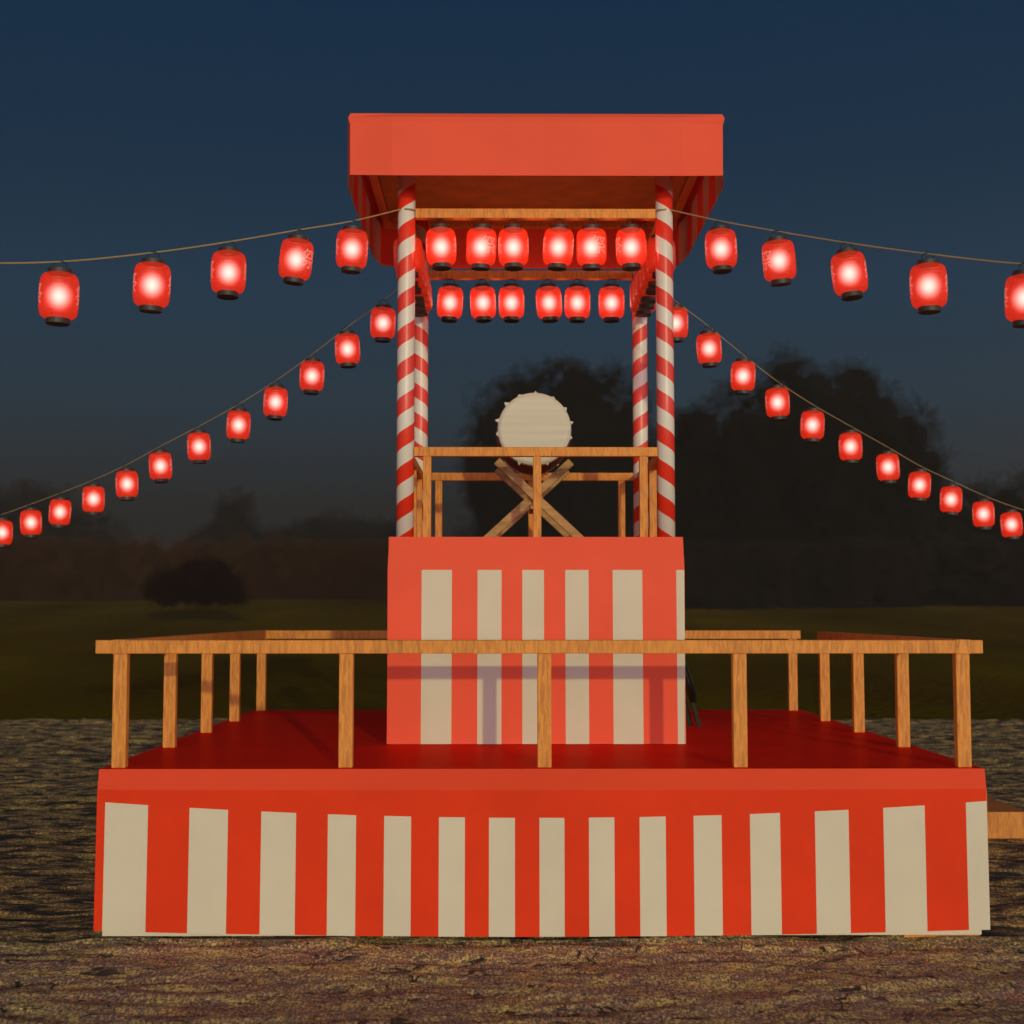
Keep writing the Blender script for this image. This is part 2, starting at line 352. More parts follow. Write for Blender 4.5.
def ground_h(x, y):
    q = Vector((x * 0.9, y * 2.0, 0))
    h = noise.fractal(q * 1.1, 1.0, 2.0, 4)
    rid = 1 - abs(noise.noise(Vector((x * 1.3, y * 4.2, 5.0)) + Vector((0, 0, h * 0.5)))) * 2
    front = min(1, max(0, (y + 3.6 + 0.25 * noise.noise(Vector((x * 1.5, y, 9)))) / 0.5))
    amp = 0.044 + 0.020 * front
    return -0.030 + amp * (0.6 * h + 0.55 * rid) * 0.8
bm = bmesh.new()
xs = [-12 + i * 0.06 for i in range(401)]
ys = []; y = -7.0
while y < 17.5: ys.append(y); y += 0.035 if y < -2 else 0.055
ys.append(17.5)
grid = [[bm.verts.new((x, y, ground_h(x, y))) for x in xs] for y in ys]
for j in range(len(ys) - 1):
    for i in range(len(xs) - 1):
        bm.faces.new((grid[j][i], grid[j][i + 1], grid[j + 1][i + 1], grid[j + 1][i]))
# the rest of the yard, coarser, round the worked part
def sheet(x0, x1, y0, y1):
    vs = [bm.verts.new(c) for c in ((x0, y0, -0.035), (x1, y0, -0.035), (x1, y1, -0.035), (x0, y1, -0.035))]; bm.faces.new(vs)
sheet(-20, -12, -20, 17.5); sheet(12, 20, -20, 17.5); sheet(-12, 12, -20, -7)
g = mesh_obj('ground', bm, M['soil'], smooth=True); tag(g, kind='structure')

# field rising gently beyond the yard
m, nt, out = new_mat('dusk_grass')
p = N(nt, 'ShaderNodeBsdfPrincipled', Roughness=0.95); p.inputs['Specular IOR Level'].default_value = 0.0
tc = N(nt, 'ShaderNodeTexCoord'); mp = N(nt, 'ShaderNodeMapping'); mp.inputs['Scale'].default_value = (0.12, 0.05, 0.1)
L(nt, tc.outputs['Object'], mp.inputs['Vector'])
n = N(nt, 'ShaderNodeTexNoise', Scale=1.0, Detail=6.0); L(nt, mp.outputs[0], n.inputs['Vector'])
n2 = N(nt, 'ShaderNodeTexNoise', Scale=3.0, Detail=6.0); L(nt, tc.outputs['Object'], n2.inputs['Vector'])
r = ramp(nt, [(0.3, (0.100, 0.052, 0.003)), (0.55, (0.160, 0.100, 0.005)), (0.75, (0.240, 0.155, 0.008))], n.outputs['Fac'])
L(nt, r.outputs[0], p.inputs['Base Color'])
b = N(nt, 'ShaderNodeBump', Strength=0.6, Distance=0.2); L(nt, n2.outputs['Fac'], b.inputs['Height'])
L(nt, b.outputs[0], p.inputs['Normal']); L(nt, p.outputs[0], out.inputs['Surface'])
M['grass'] = m
def field_z(x, y):
    if y < 17.6 and abs(x) < 20.5: return -0.16
    t = max(0, min(1, (y - 17.4) / 75)); r = 3.4 * (t * 0.75 + 0.25 * t * t)
    return -0.16 + r + (0.25 * noise.noise(Vector((x * 0.04, y * 0.05, 1))) * min(1, max(0, (y - 20) / 15)))
bm = bmesh.new()
fx = [-900, -400, -250] + [-160 + 8 * i for i in range(41)] + [250, 400, 900]
fy = [-300, -100, -40, -20, 0, 17.6] + [20 + 3 * i for i in range(30)] + [115, 140, 180, 260, 500, 1200]
grid = [[bm.verts.new((x, y, field_z(x, y))) for x in fx] for y in fy]
for j in range(len(fy) - 1):
    for i in range(len(fx) - 1): bm.faces.new((grid[j][i], grid[j][i + 1], grid[j + 1][i + 1], grid[j + 1][i]))
tag(mesh_obj('field', bm, M['grass'], smooth=True), kind='structure')

# ------------------------------------------------------------------ platform
ZD, ZT = 1.141, 2.850
rp = empty('festival_platform')
tag(rp, 'low square stage platform wrapped in red and white striped cloth, with a red deck', 'platform')
bm = bmesh.new(); add_box(bm, -3.035, 3.035, -3.035, 3.035, 0.0, 1.10, 0)
mesh_obj('skirt_frame', bm, M['white_cloth'], rp)
box('base_plank', M['wood_x'], rp, 2.5, 3.03, -3.02, 3.0, -0.03, -0.004)
deck = box('deck', M['deck'], rp, -3.06, 3.06, -3.06, 3.06, 1.103, ZD, 0)
SX = [-3.015, -2.717, -2.43, -2.164, -1.935, -1.695, -1.476, -1.282, -1.09, -0.905, -0.714, -0.536, -0.371, -0.193, -0.025, 0.146,
      0.314, 0.489, 0.662, 0.842, 1.034, 1.226, 1.422, 1.631, 1.872, 2.105, 2.346, 2.635, 2.924, 3.08]
bs = [(SX[i], SX[i + 1]) for i in range(0, 30, 2)]
for k in range(4):
    st_k = bs if k != 3 else [(-b_, -a_) for a_, b_ in bs]
    curtain('striped_cloth', rp, 3.07, 0.055 if k % 2 == 0 else 0.03, st_k,
            lambda u: [ZD + 0.001, 1.003, 0.815 + 0.105 * u * u, 0.013 + 0.032 * u * u], 
            flare=lambda i: (0.0, 0.007, 0.007, 0.010)[i], rot=k * pi / 2, stripe_rows=(2,))

# steps at the right rear, climbing to the gap in the railing
st = empty('wooden_steps', (4.0, 2.2, 0))
tag(st, 'plain orange wooden steps climbing to the right side of the platform', 'steps')
for i in range(4):
    x1 = 4.915 - 0.40 * i; z1 = 0.262 + 0.22 * i
    box('step', M['wood_y'], st, max(3.13, x1 - 0.404), x1, 1.2, 2.75, -0.03, z1, 0.004)

# ------------------------------------------------------------------ railings
def railing(name, label, group, parts):
    e = empty(name, (0, 0, ZD)); tag(e, label, 'railing', group)
    for kind, mat, dims in parts: box(kind, M[mat], e, *dims)
    return e
H0, H1 = 1.936, 2.030; w = 0.052
G = 'wooden railings round the edge of the low platform'
def posts_x(y, xs): return [('post', 'wood_z', (x - 0.049, x + 0.049, y - 0.044, y + 0.036, ZD + 0.001, H0 + 0.001)) for x in xs]
railing('railing', 'long wooden railing along the front edge of the low platform', G,
        [('handrail', 'wood_x', (-3.13, 3.10, -3.010, -2.905, H0, H1))] + posts_x(-2.957, (-2.957, -1.376, 0.015, 1.387, 2.957)))
railing('railing', 'wooden railing behind the tower along the rear edge of the low platform', G,
        [('handrail', 'wood_x', (-3.01, 3.045, 2.905, 3.010, H0, H1))] + posts_x(2.957, (-2.957, -1.387, 0, 1.387, 2.957)))
railing('railing', 'unbroken wooden railing along the left edge of the low platform', G,
        [('handrail', 'wood_y', (-3.010, -2.905, -3.016, 2.903, H0 - 0.004, H1 + 0.004))] +
        [('post', 'wood_z', (-3.006, -2.908, y - 0.036, y + 0.036, ZD + 0.001, H0)) for y in (-1.45, 0, 1.37)])
railing('railing', 'wooden railing on the right edge of the low platform, stopping short of the rear corner', G,
        [('handrail', 'wood_y', (2.905, 3.010, -3.016, 1.44, H0 - 0.004, H1 + 0.004))] +
        [('post', 'wood_z', (2.908, 3.006, y - 0.036, y + 0.036, ZD + 0.001, H0)) for y in (-1.45, 0, 1.37)])

# ------------------------------------------------------------------ tower
tw = empty('drum_tower', (0, 0, ZD))
tag(tw, 'square drum tower with striped cloth base and four candy striped poles under a red canopy', 'tower')
def rel(o):                                   # parts drawn in world heights, hung under the tower's base
    o.location.z -= ZD; return o
bm = bmesh.new(); add_box(bm, -1.2, 1.2, -1.2, 1.2, ZD + 0.002, ZT - 0.012, 0); rel(mesh_obj('tower_box', bm, M['red_cloth'], tw))
box('tower_deck', M['deck'], tw, -1.218, 1.218, -1.218, 1.218, ZT - 0.010, ZT, 0)
ts = [(-0.947, -0.697), (-0.485, -0.287), (-0.115, 0.064), (0.241, 0.433), (0.633, 0.878), (1.16, 1.25)]
for k in range(4):
    rel(curtain('striped_cloth', tw, 1.2255, 0.0, ts if k != 3 else [(-b_, -a_) for a_, b_ in ts], lambda u: [ZT + 0.001, 2.70, 2.577, 1.9, ZD + 0.006], 
            flare=lambda i: (0.0, 0.0, 0.001, 0.002, 0.004)[i], rot=k * pi / 2, stripe_rows=(2, 3), red='lit_red_cloth'))

# candy striped poles
def pole_mesh(sign, phase_z):
    m, nt, out = new_mat('spiral_striped_pole')
    p = N(nt, 'ShaderNodeBsdfPrincipled', Roughness=0.36)
    tc = N(nt, 'ShaderNodeTexCoord'); s = N(nt, 'ShaderNodeSeparateXYZ'); L(nt, tc.outputs['Object'], s.inputs[0])
    at = N(nt, 'ShaderNodeMath', operation='ARCTAN2'); L(nt, s.outputs['X'], at.inputs[0])
    ng = N(nt, 'ShaderNodeMath', operation='MULTIPLY'); ng.inputs[1].default_value = -1; L(nt, s.outputs['Y'], ng.inputs[0]); L(nt, ng.outputs[0], at.inputs[1])
    PER = 0.293
    a2 = N(nt, 'ShaderNodeMath', operation='MULTIPLY'); a2.inputs[1].default_value = -sign / (2 * pi); L(nt, at.outputs[0], a2.inputs[0])
    z2 = N(nt, 'ShaderNodeMath', operation='MULTIPLY_ADD'); z2.inputs[1].default_value = 1 / PER; z2.inputs[2].default_value = -phase_z / PER + 0.25 + 100; L(nt, s.outputs['Z'], z2.inputs[0])
    sm = N(nt, 'ShaderNodeMath', operation='ADD'); L(nt, a2.outputs[0], sm.inputs[0]); L(nt, z2.outputs[0], sm.inputs[1])
    fr = N(nt, 'ShaderNodeMath', operation='FRACT'); L(nt, sm.outputs[0], fr.inputs[0])
    cr = ramp(nt, [(0.0, (0.76, 0.035, 0.012)), (0.5, (0.72, 0.68, 0.60))], fr.outputs[0], 'CONSTANT')
    L(nt, cr.outputs[0], p.inputs['Base Color'])
    n = N(nt, 'ShaderNodeTexNoise', Scale=9.0, Detail=3.0); L(nt, tc.outputs['Object'], n.inputs['Vector'])
    b = N(nt, 'ShaderNodeBump', Strength=0.15, Distance=0.01); L(nt, n.outputs['Fac'], b.inputs['Height']); L(nt, b.outputs[0], p.inputs['Normal'])
    L(nt, p.outputs[0], out.inputs['Surface'])
    return m
PZ = ZT
for sx_, sy_, sg, ph in ((-1, -1, 1, 5.447), (1, -1, -1, 5.447), (-1, 1, -1, 4.987), (1, 1, 1, 4.987)):
    bm = bmesh.new(); add_lathe(bm, [(0.074, 0), (0.074, 1.2), (0.074, 2.4), (0.074, 3.38)], 32)
    o = mesh_obj('pole', bm, pole_mesh(sg, ph - ZT), tw, smooth=True, loc=(1.097 * sx_, 1.097 * sy_, ZT - ZD))
    for f in o.data.polygons:
        if len(f.vertices) > 4: f.use_smooth = False

# beams between the poles, near their tops
BZ0, BZ1 = 5.568, 5.650
for s in (-1, 1):
    box('beam', M['wood_x'], tw, -1.022, 1.022, s * 1.10 - 0.04, s * 1.10 + 0.04, BZ0, BZ1)
    box('beam', M['wood_y'], tw, s * 1.10 - 0.04, s * 1.10 + 0.04, -1.022, 1.022, BZ0 - 0.002, BZ1 - 0.002)
# tower railings (between the poles)
R0, R1 = 3.534, 3.612
for s, nm in ((-1, 'front'), (1, 'back')):
    e = empty('tower_railing', (0, s * 1.10, ZT)); e.parent = None
    tag(e, 'small wooden railing between the two %s poles, %s the drum' % (nm, 'before' if s < 0 else 'behind'), 'railing', 'small railings on top of the tower')
    box('handrail', M['wood_x'], e, -1.024, 1.024, s * 1.10 - 0.038, s * 1.10 + 0.038, R0, R1)
    for x in (-0.912, 0.012, 0.905): box('post', M['wood_z'], e, x - 0.034, x + 0.034, s * 1.10 - 0.034, s * 1.10 + 0.034, ZT + 0.001, R0 + 0.001)
    e = empty('tower_railing', (s * 1.10, 0, ZT))
    tag(e, 'small wooden railing on the %s side of the tower top, seen nearly end on' % ('left' if s < 0 else 'right'), 'railing', 'small railings on top of the tower')
    box('handrail', M['wood_y'], e, s * 1.10 - 0.038, s * 1.10 + 0.038, -1.024, 1.024, R0, R1)
    for y in (-0.91, 0.0, 0.91): box('post', M['wood_z'], e, s * 1.10 - 0.034, s * 1.10 + 0.034, y - 0.034, y + 0.034, ZT + 0.001, R0 + 0.001)

# canopy: flat roof, ceiling cloth, perimeter frame, hanging cloths
rf = empty('canopy'); rf.parent = tw; rf.location = (0, 0, 6.25 - ZD)
def rc(o): o.parent = rf; return o
def cbox(name, mat, x0, x1, y0, y1, z0, z1, bev=0.004):
    bm = bmesh.new(); add_box(bm, x0, x1, y0, y1, z0 - 6.25, z1 - 6.25, bev); return mesh_obj(name, bm, M[mat], rf)
cbox('roof_board', 'lit_red_cloth', -1.53, 1.53, -1.53, 1.53, 6.268, 6.328)
bm = bmesh.new()
nx = 37; g2 = []
for j in range(9):
    g2.append([bm.verts.new((-1.42 + 2.84 * i / (nx - 1), -1.42 + 2.84 * j / 8, -0.012 - 0.010 * abs(sin(3.0 * pi * i / (nx - 1))) ** 0.4)) for i in range(nx)])
for j in range(8):
    for i in range(nx - 1): bm.faces.new((g2[j][i], g2[j + 1][i], g2[j + 1][i + 1], g2[j][i + 1]))
o = mesh_obj('ceiling_cloth', bm, M['ceiling'], rf); md = o.modifiers.new('t', 'SOLIDIFY'); md.thickness = 0.004
for s in (-1, 1):
    cbox('frame_beam', 'wood_x', -1.505, 1.505, s * 1.465 - 0.035, s * 1.465 + 0.035, 6.19, 6.262)
    cbox('frame_beam', 'wood_y', s * 1.465 - 0.035, s * 1.465 + 0.035, -1.428, 1.428, 6.192, 6.260)
side_st = [(c_ - 0.18, c_ + 0.18) for c_ in (-0.97, -0.20, 0.57, 1.28)]
for k in range(4):
    half = 1.535; st_ = (side_st if k == 1 else [(-b_, -a_) for a_, b_ in side_st]) if k % 2 else []
    bm = bmesh.new(); xs2 = {-half, half, -1.19, 1.19}
    for a, b_ in st_: xs2.add(a); xs2.add(b_)
    xs2 = sorted(xs2); rot = k * pi / 2; grid = []
    for x in xs2:
        bulge = 0.055 * min(1.0, (half - abs(x)) / (half - 1.19))
        col = []
        for z, fl, bw in ((6.333, 0.0, 0.0), (6.290, 0.018, 0.4), (6.240, 0.002, 1.0), (5.88, 0.0, 1.0), (5.816, 0.0, 1.0)):
            px = x * (half + fl) / half; py = -(half + fl + bulge * bw)
            col.append(bm.verts.new((px * cos(rot) - py * sin(rot), px * sin(rot) + py * cos(rot), z - 6.25 - (0.020 * bulge / 0.055 if z < 5.85 and k % 2 == 0 else 0.0))))
        grid.append(col)
    for i in range(len(xs2) - 1):
        mid = (xs2[i] + xs2[i + 1]) / 2; wh = any(a < mid < b_ for a, b_ in st_)
        for j in range(4):
            f = bm.faces.new((grid[i][j + 1], grid[i + 1][j + 1], grid[i + 1][j], grid[i][j])); f.material_index = 1 if wh and j > 1 else 0
    o = mesh_obj('hanging_cloth', bm, [M['lit_red_cloth'], M['white_cloth']], rf)
    md = o.modifiers.new('t', 'SOLIDIFY'); md.thickness = 0.006; md.offset = -1

# ------------------------------------------------------------------ drum on its crossed stand
dr = empty('taiko_drum', (0.005, 0, 3.853))
tag(dr, 'big round drum with pale hide head and dark red body, resting on crossed beams', 'drum')
HL = 0.44
prof = [(0.318 + 0.030 * cos(pi * y / (2 * HL)) , y) for y in [-HL + 2 * HL * i / 16 for i in range(17)]]
bm = bmesh.new(); add_lathe(bm, prof, 48, 'y'); mesh_obj('drum_body', bm, M['drum_body'], dr, smooth=True)
for s in (-1, 1):
    bm = bmesh.new()
    add_lathe(bm, [(0.02, s * (HL + 0.022)), (0.300, s * (HL + 0.022)), (0.322, s * (HL + 0.012)), (0.328, s * (HL - 0.01)), (0.330, s * (HL - 0.045))], 64, 'y')
    # pegged points of the hide round the rim
    for i in range(14):
        a = 2 * pi * i / 14 + 0.20 + random.uniform(-0.08, 0.08); w_ = random.uniform(0.05, 0.085)
        r0, r1 = 0.326, random.uniform(0.338, 0.362)
        vs = []
        for yy in (s * (HL + 0.004), s * (HL - 0.07)):
            for da, rr in ((-w_, r0), (0.01, r1), (w_, r0)):
                vs.append(bm.verts.new((cos(a + da) * rr, yy, sin(a + da) * rr)))
        bm.faces.new(vs[0:3]); bm.faces.new(vs[3:6][::-1])
        for q in range(3): bm.faces.new((vs[q], vs[q + 3], vs[(q + 1) % 3 + 3], vs[(q + 1) % 3]))
    bmesh.ops.recalc_face_normals(bm, faces=bm.faces[:])
    mesh_obj('drum_head', bm, M['skin'], dr)
sd = empty('drum_stand', (0, 0, ZT))
tag(sd, 'crossed stand of bolted pale timber beams under the drum', 'drum stand')
for yy, dk in ((-0.36, 0), (0.36, 0)):
    for a, b_, o_ in (((-0.330, 0.722), (0.440, 0.0), -0.036), ((-0.450, 0.0), (0.335, 0.722), 0.036)):
        bm = bmesh.new(); add_bar(bm, (a[0], yy + o_, a[1]), (b_[0], yy + o_, b_[1]), 0.07, 0.072)
        mesh_obj('cross_beam', bm, M['stand_wood'], sd)
        d = Vector((b_[0] - a[0], 0, b_[1] - a[1])).normalized()
        for t_ in (0.10, 0.86):
            c = Vector((a[0] + (b_[0] - a[0]) * t_, yy + o_ - 0.038, a[1] + (b_[1] - a[1]) * t_))
            bm = bmesh.new(); add_tube(bm, [c + Vector((0, 0.004, 0)), c - Vector((0, 0.006, 0))], 0.019, 14); mesh_obj('bolt', bm, M['brass'], sd)
for x, z in ((-0.005, 0.325), (0.33, 0.04), (-0.34, 0.04)):
    bm = bmesh.new(); add_bar(bm, (x, -0.32, z), (x, 0.32, z), 0.05, 0.05, Vector((1, 0, 0))); mesh_obj('tie_bar', bm, M['stand_wood'], sd)

# ------------------------------------------------------------------ folded dark metal stool leaning on the tower
fs = empty('folded_chair', (1.50, 0.60, ZD))
tag(fs, 'folded dark metal chair leaning against the right side of the tower base', 'chair')
for y, x in ((0.16, 0.030), (0.02, 0.094)):
    bm = bmesh.new(); add_bar(bm, (x, y, 0.0), (x - 0.075, y, 0.29), 0.04, 0.040, Vector((0, 1, 0))); mesh_obj('leg', bm, M['iron'], fs)
bm = bmesh.new(); add_bar(bm, (0.035, -0.02, 0.24), (-0.075, -0.02, 0.60), 0.30, 0.036, Vector((0, 1, 0)), 0.01); mesh_obj('seat', bm, M['iron'], fs)
bm = bmesh.new()
add_tube(bm, [(0.03, -0.19, 0.25), (0.018, -0.195, 0.36), (0.0, -0.19, 0.44), (-0.05, -0.18, 0.60), (-0.15, -0.15, 0.80), (-0.235, -0.05, 0.90), (-0.235, 0.06, 0.90), (-0.15, 0.15, 0.80), (-0.05, 0.17, 0.60), (0.03, 0.17, 0.25)], 0.014, 10)
mesh_obj('tube_frame', bm, M['iron'], fs, smooth=True)

# ------------------------------------------------------------------ lanterns
RB = 0.128
def body_r(t):                       # t in -1..1 over the paper body
    a = abs(t)
    return 0.082 + (RB - 0.082) * max(0.0, 1 - a ** 5.5) ** 0.55
def glyph_mesh():
    cu = bpy.data.curves.new('glyph', 'FONT'); cu.body = '\u796d'; cu.size = 0.19; cu.align_x = 'CENTER'; cu.align_y = 'CENTER'
    o = bpy.data.objects.new('glyph_tmp', cu); COL.objects.link(o); bpy.context.view_layer.update()
    me = bpy.data.meshes.new_from_object(o.evaluated_get(bpy.context.evaluated_depsgraph_get()))
    bpy.data.objects.remove(o)
    bm = bmesh.new(); bm.from_mesh(me)
    bmesh.ops.subdivide_edges(bm, edges=[e for e in bm.edges if e.calc_length() > 0.02], cuts=3, use_grid_fill=True)
    xs = [v.co.x for v in bm.verts]; ys = [v.co.y for v in bm.verts]
    cx, cy = (min(xs) + max(xs)) / 2, (min(ys) + max(ys)) / 2
    sc = 0.155 / max(max(xs) - min(xs), max(ys) - min(ys))
    for v in bm.verts:
        x, y = (v.co.x - cx) * sc, (v.co.y - cy) * sc
        th = x / RB; r_ = body_r(y / 0.153) + 0.0015
        v.co = Vector((cos(th) * r_, sin(th) * r_, y))
    me2 = bpy.data.meshes.new('lettering'); bm.to_mesh(me2); bm.free(); me2.materials.append(M['ink'])
    return me2
GL = glyph_mesh()
for q_ in ('ink', 'paper', 'paper_dim', 'bulb'): M[q_].cycles.emission_sampling = 'NONE'
m = M['ink'].copy(); m.name = 'lettering_faint'; m.node_tree.nodes['Emission'].inputs['Strength'].default_value = 0.03
for nd in m.node_tree.nodes:
    if nd.type == 'MIX_SHADER': nd.inputs[0].default_value = 0.9
GL2 = GL.copy(); GL2.materials.clear(); GL2.materials.append(m)
def build_lantern(lit):
    e = empty('paper_lantern')
    bm = bmesh.new(); n = 22
    prof = []
    for i in range(n + 1):
        t = -1 + 2 * i / n
        prof.append((body_r(t) - (0.0012 if i % 2 else 0), t * 0.153 - 0.002))
    add_lathe(bm, prof, 32, cap=False)
    mesh_obj('paper_shade', bm, M['paper' if lit else 'paper_dim'], e, smooth=True)
    for z0, z1 in ((0.147, 0.182), (-0.193, -0.152)):
        bm = bmesh.new(); add_lathe(bm, [(0.074, z0), (0.079, z0 + 0.003), (0.079, z1 - 0.003), (0.074, z1)], 28)
        mesh_obj('end_ring', bm, M['black'], e, smooth=False)
    bm = bmesh.new()
    add_tube(bm, [(-0.040, 0, 0.178)] + [(-0.040 * cos(pi * k / 8), 0, 0.206 + 0.032 * sin(pi * k / 8)) for k in range(9)] + [(0.040, 0, 0.178)], 0.0032, 6)
    mesh_obj('wire_handle', bm, M['wire'], e)
    if lit:
        bm = bmesh.new(); bmesh.ops.create_uvsphere(bm, u_segments=20, v_segments=14, radius=0.120)
        for v in bm.verts: v.co.z *= 1.04
        mesh_obj('lamp', bm, M['bulb'], e, smooth=True)
    for a in (0, pi):
        o = bpy.data.objects.new('lettering', GL if lit else GL2); COL.objects.link(o); o.parent = e; o.rotation_euler.z = a
    return e
LAMP = bpy.data.lights.new('lamp_light', 'POINT'); LAMP.energy = 1.5; LAMP.color = (1.0, 0.80, 0.72); LAMP.shadow_soft_size = 0.03
PROTO = {True: None, False: None}
def lantern(x, y, z, label, group, lit=True, rz=None, tilt=None):
    if PROTO[lit] is None:
        r_ = build_lantern(lit); PROTO[lit] = r_
    else:
        src = PROTO[lit]; r_ = src.copy(); COL.objects.link(r_)
        for ch in [q for q in src.children if q.type == 'MESH']:
            c = ch.copy(); COL.objects.link(c); c.parent = r_
    r_.location = (x, y, z)
    r_.rotation_euler = (random.uniform(-0.05, 0.05), tilt if tilt is not None else random.uniform(-0.07, 0.07), rz if rz is not None else -atan2(x + 0.28, y + 13.1) + random.uniform(-0.16, 0.16))
    tag(r_, label, 'lantern', group)
    if lit and 'beam' in group:
        lo = bpy.data.objects.new('lamp_light', LAMP); COL.objects.link(lo); lo.parent = r_
    return r_
ORD = ['first', 'second', 'third', 'fourth', 'fifth', 'sixth', 'seventh', 'eighth', 'ninth', 'tenth', 'eleventh', 'twelfth', 'thirteenth']
fx_ = [(-0.803, 0.0), (-0.461, -1.0), (-0.188, 0.1), (0.194, 0.05), (0.477, -1.1), (0.814, 0.2)]
for i, (x, rz) in enumerate(fx_):
    lantern(x, -1.10, 5.328, 'lit red lantern under the front beam, %s of six from the left pole' % ORD[i], 'lanterns hanging from the front beam', rz=rz)
for i, x in enumerate((-0.806, -0.475, -0.19, 0.187, 0.472, 0.815)):
    lantern(x, 1.10, 5.330, 'lit red lantern under the rear beam, %s of six from the left' % ORD[i], 'lanterns hanging from the rear beam')
for s, nm in ((-1, 'left'), (1, 'right')):
    for i, y in enumerate((-0.80, -0.47, -0.19, 0.19, 0.47, 0.80)):
        lantern(s * 1.10, y, 5.328, 'dim red lantern under the %s side beam, %s from the front pole' % (nm, ORD[i]), 'lanterns hanging from the %s side beam' % nm, lit=False)
FL = [(-1.508, -1.59, 5.181), (-1.895, -2.055, 4.978), (-2.322, -2.567, 4.751), (-2.76, -3.092, 4.534), (-3.236, -3.664, 4.326)]
RL = [(-1.501, 1.388, 5.18), (-1.892, 1.669, 4.964), (-2.298, 1.962, 4.728), (-2.73, 2.273, 4.496), (-3.186, 2.601, 4.289), (-3.695, 2.968, 4.093),
      (-4.213, 3.341, 3.911), (-4.682, 3.678, 3.733), (-5.171, 4.03, 3.585), (-5.68, 4.397, 3.455), (-6.139, 4.727, 3.347), (-6.614, 5.069, 3.242)]
FR = [(1.505, -1.587, 5.188), (1.888, -2.046, 4.978), (2.313, -2.556, 4.753), (2.748, -3.078, 4.539), (3.222, -3.647, 4.326)]
RR = [(1.491, 1.381, 5.183), (1.872, 1.655, 4.971), (2.272, 1.943, 4.73), (2.693, 2.246, 4.493), (3.138, 2.567, 4.29), (3.643, 2.93, 4.095),
      (4.163, 3.305, 3.902), (4.618, 3.632, 3.723), (5.093, 3.974, 3.58), (5.602, 4.341, 3.432), (6.06, 4.67, 3.324)]
def rope(pts, label):
    # lanterns hang from a sagging line through their handles
    fine = []
    for i in range(len(pts) - 1):
        p0 = Vector(pts[max(i - 1, 0)]); p1 = Vector(pts[i]); p2 = Vector(pts[i + 1]); p3 = Vector(pts[min(i + 2, len(pts) - 1)])
        for k in range(6):
            t = k / 6
            fine.append(0.5 * ((2 * p1) + (p2 - p0) * t + (2 * p0 - 5 * p1 + 4 * p2 - p3) * t * t + (3 * p1 - p0 - 3 * p2 + p3) * t ** 3))
    fine.append(Vector(pts[-1]))
    bm = bmesh.new(); add_tube(bm, fine, 0.0060 if 'near' in label else 0.0045, 8); tag(mesh_obj('rope', bm, M['rope'], smooth=True), label, 'rope', 'ropes carrying the lantern strings')
for pts, sx_, sy_, nm, mslope in ((FL, -1, -1, 'near left', 1.2), (FR, 1, -1, 'near right', 1.2), (RL, -1, 1, 'far left', 0.72), (RR, 1, 1, 'far right', 0.72)):
    turns = {('near left', 3): -0.0, }
    for i, (x, y, z) in enumerate(pts):
        rz = tl = None
        if nm == 'near left': rz = [0.15, -0.45, 0.22, 0.30, 0.30][i]; tl = [0.03, 0.10, 0.02, 0.03, 0.02][i]
        if nm == 'near right': rz = [-0.15, 0.45, -0.2, -0.25, -0.3][i]; tl = [-0.04, -0.10, -0.10, -0.02, 0.02][i]
        lantern(x, y, z, 'lit red lantern on the %s string, %s out from the pole' % (nm, ORD[i]), 'lanterns on the %s string' % nm, rz=rz, tilt=tl)
    hz = 0.232
    rpts = [(x, y, z + hz) for x, y, z in pts]
    start = [(sx_ * 1.097, sy_ * 1.097 - 0.086, 5.632), (sx_ * 1.183, sy_ * 1.097, 5.628)] if sy_ < 0 else [(sx_ * 1.165, sy_ * 1.12, 5.62)]
    if sy_ < 0: start = [(sx_ * 1.020, -1.097, 5.632), (sx_ * 1.04, -1.165, 5.632)] + start[:1] + [(sx_ * 1.155, -1.165, 5.630)]
    a, b_ = Vector(rpts[-2]), Vector(rpts[-1]); d = b_ - a; flat = Vector((d.x, d.y, 0)); ext = []
    zz = b_.z; dz = d.z
    p_ = b_.copy()
    for k in range(4):
        dz = dz * 0.72; p_ = p_ + Vector((d.x, d.y, dz)); ext.append(tuple(p_))
    rope(start + rpts + ext, 'thin tan rope holding up the %s string of lanterns' % nm)

# ------------------------------------------------------------------ trees and shrubs in the field
def leaf_mat(name, c0, c1, alpha):
    m, nt, out = new_mat(name)
    oi = N(nt, 'ShaderNodeNewGeometry')
    r = ramp(nt, [(0, c0), (1, c1)], oi.outputs['Random Per Island'])
    d = N(nt, 'ShaderNodeBsdfDiffuse'); L(nt, r.outputs[0], d.inputs['Color'])
    t = N(nt, 'ShaderNodeBsdfTransparent'); mx = N(nt, 'ShaderNodeMixShader'); mx.inputs[0].default_value = alpha
    L(nt, d.outputs[0], mx.inputs[1]); L(nt, t.outputs[0], mx.inputs[2]); L(nt, mx.outputs[0], out.inputs['Surface'])
    return m
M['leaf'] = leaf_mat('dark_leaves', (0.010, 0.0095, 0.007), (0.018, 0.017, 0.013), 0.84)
M['far_leaf'] = leaf_mat('far_leaves', (0.024, 0.024, 0.024), (0.032, 0.032, 0.032), 0.82)  # paler grey: distance haze painted into the leaf colour
M['brown_leaf'] = leaf_mat('brown_leaves', (0.046, 0.018, 0.006), (0.070, 0.032, 0.010), 0.80)
M['dull_leaf'] = leaf_mat('dull_leaves', (0.018, 0.013, 0.010), (0.028, 0.020, 0.015), 0.80)  # darker, greyer brown than the other hedge
M['shrub_leaf'] = leaf_mat('shrub_leaves', (0.016, 0.006, 0.004), (0.026, 0.011, 0.007), 0.86)
M['bark'] = plain_mat('dark_bark', (0.03, 0.022, 0.016), 0.9, scale=6)
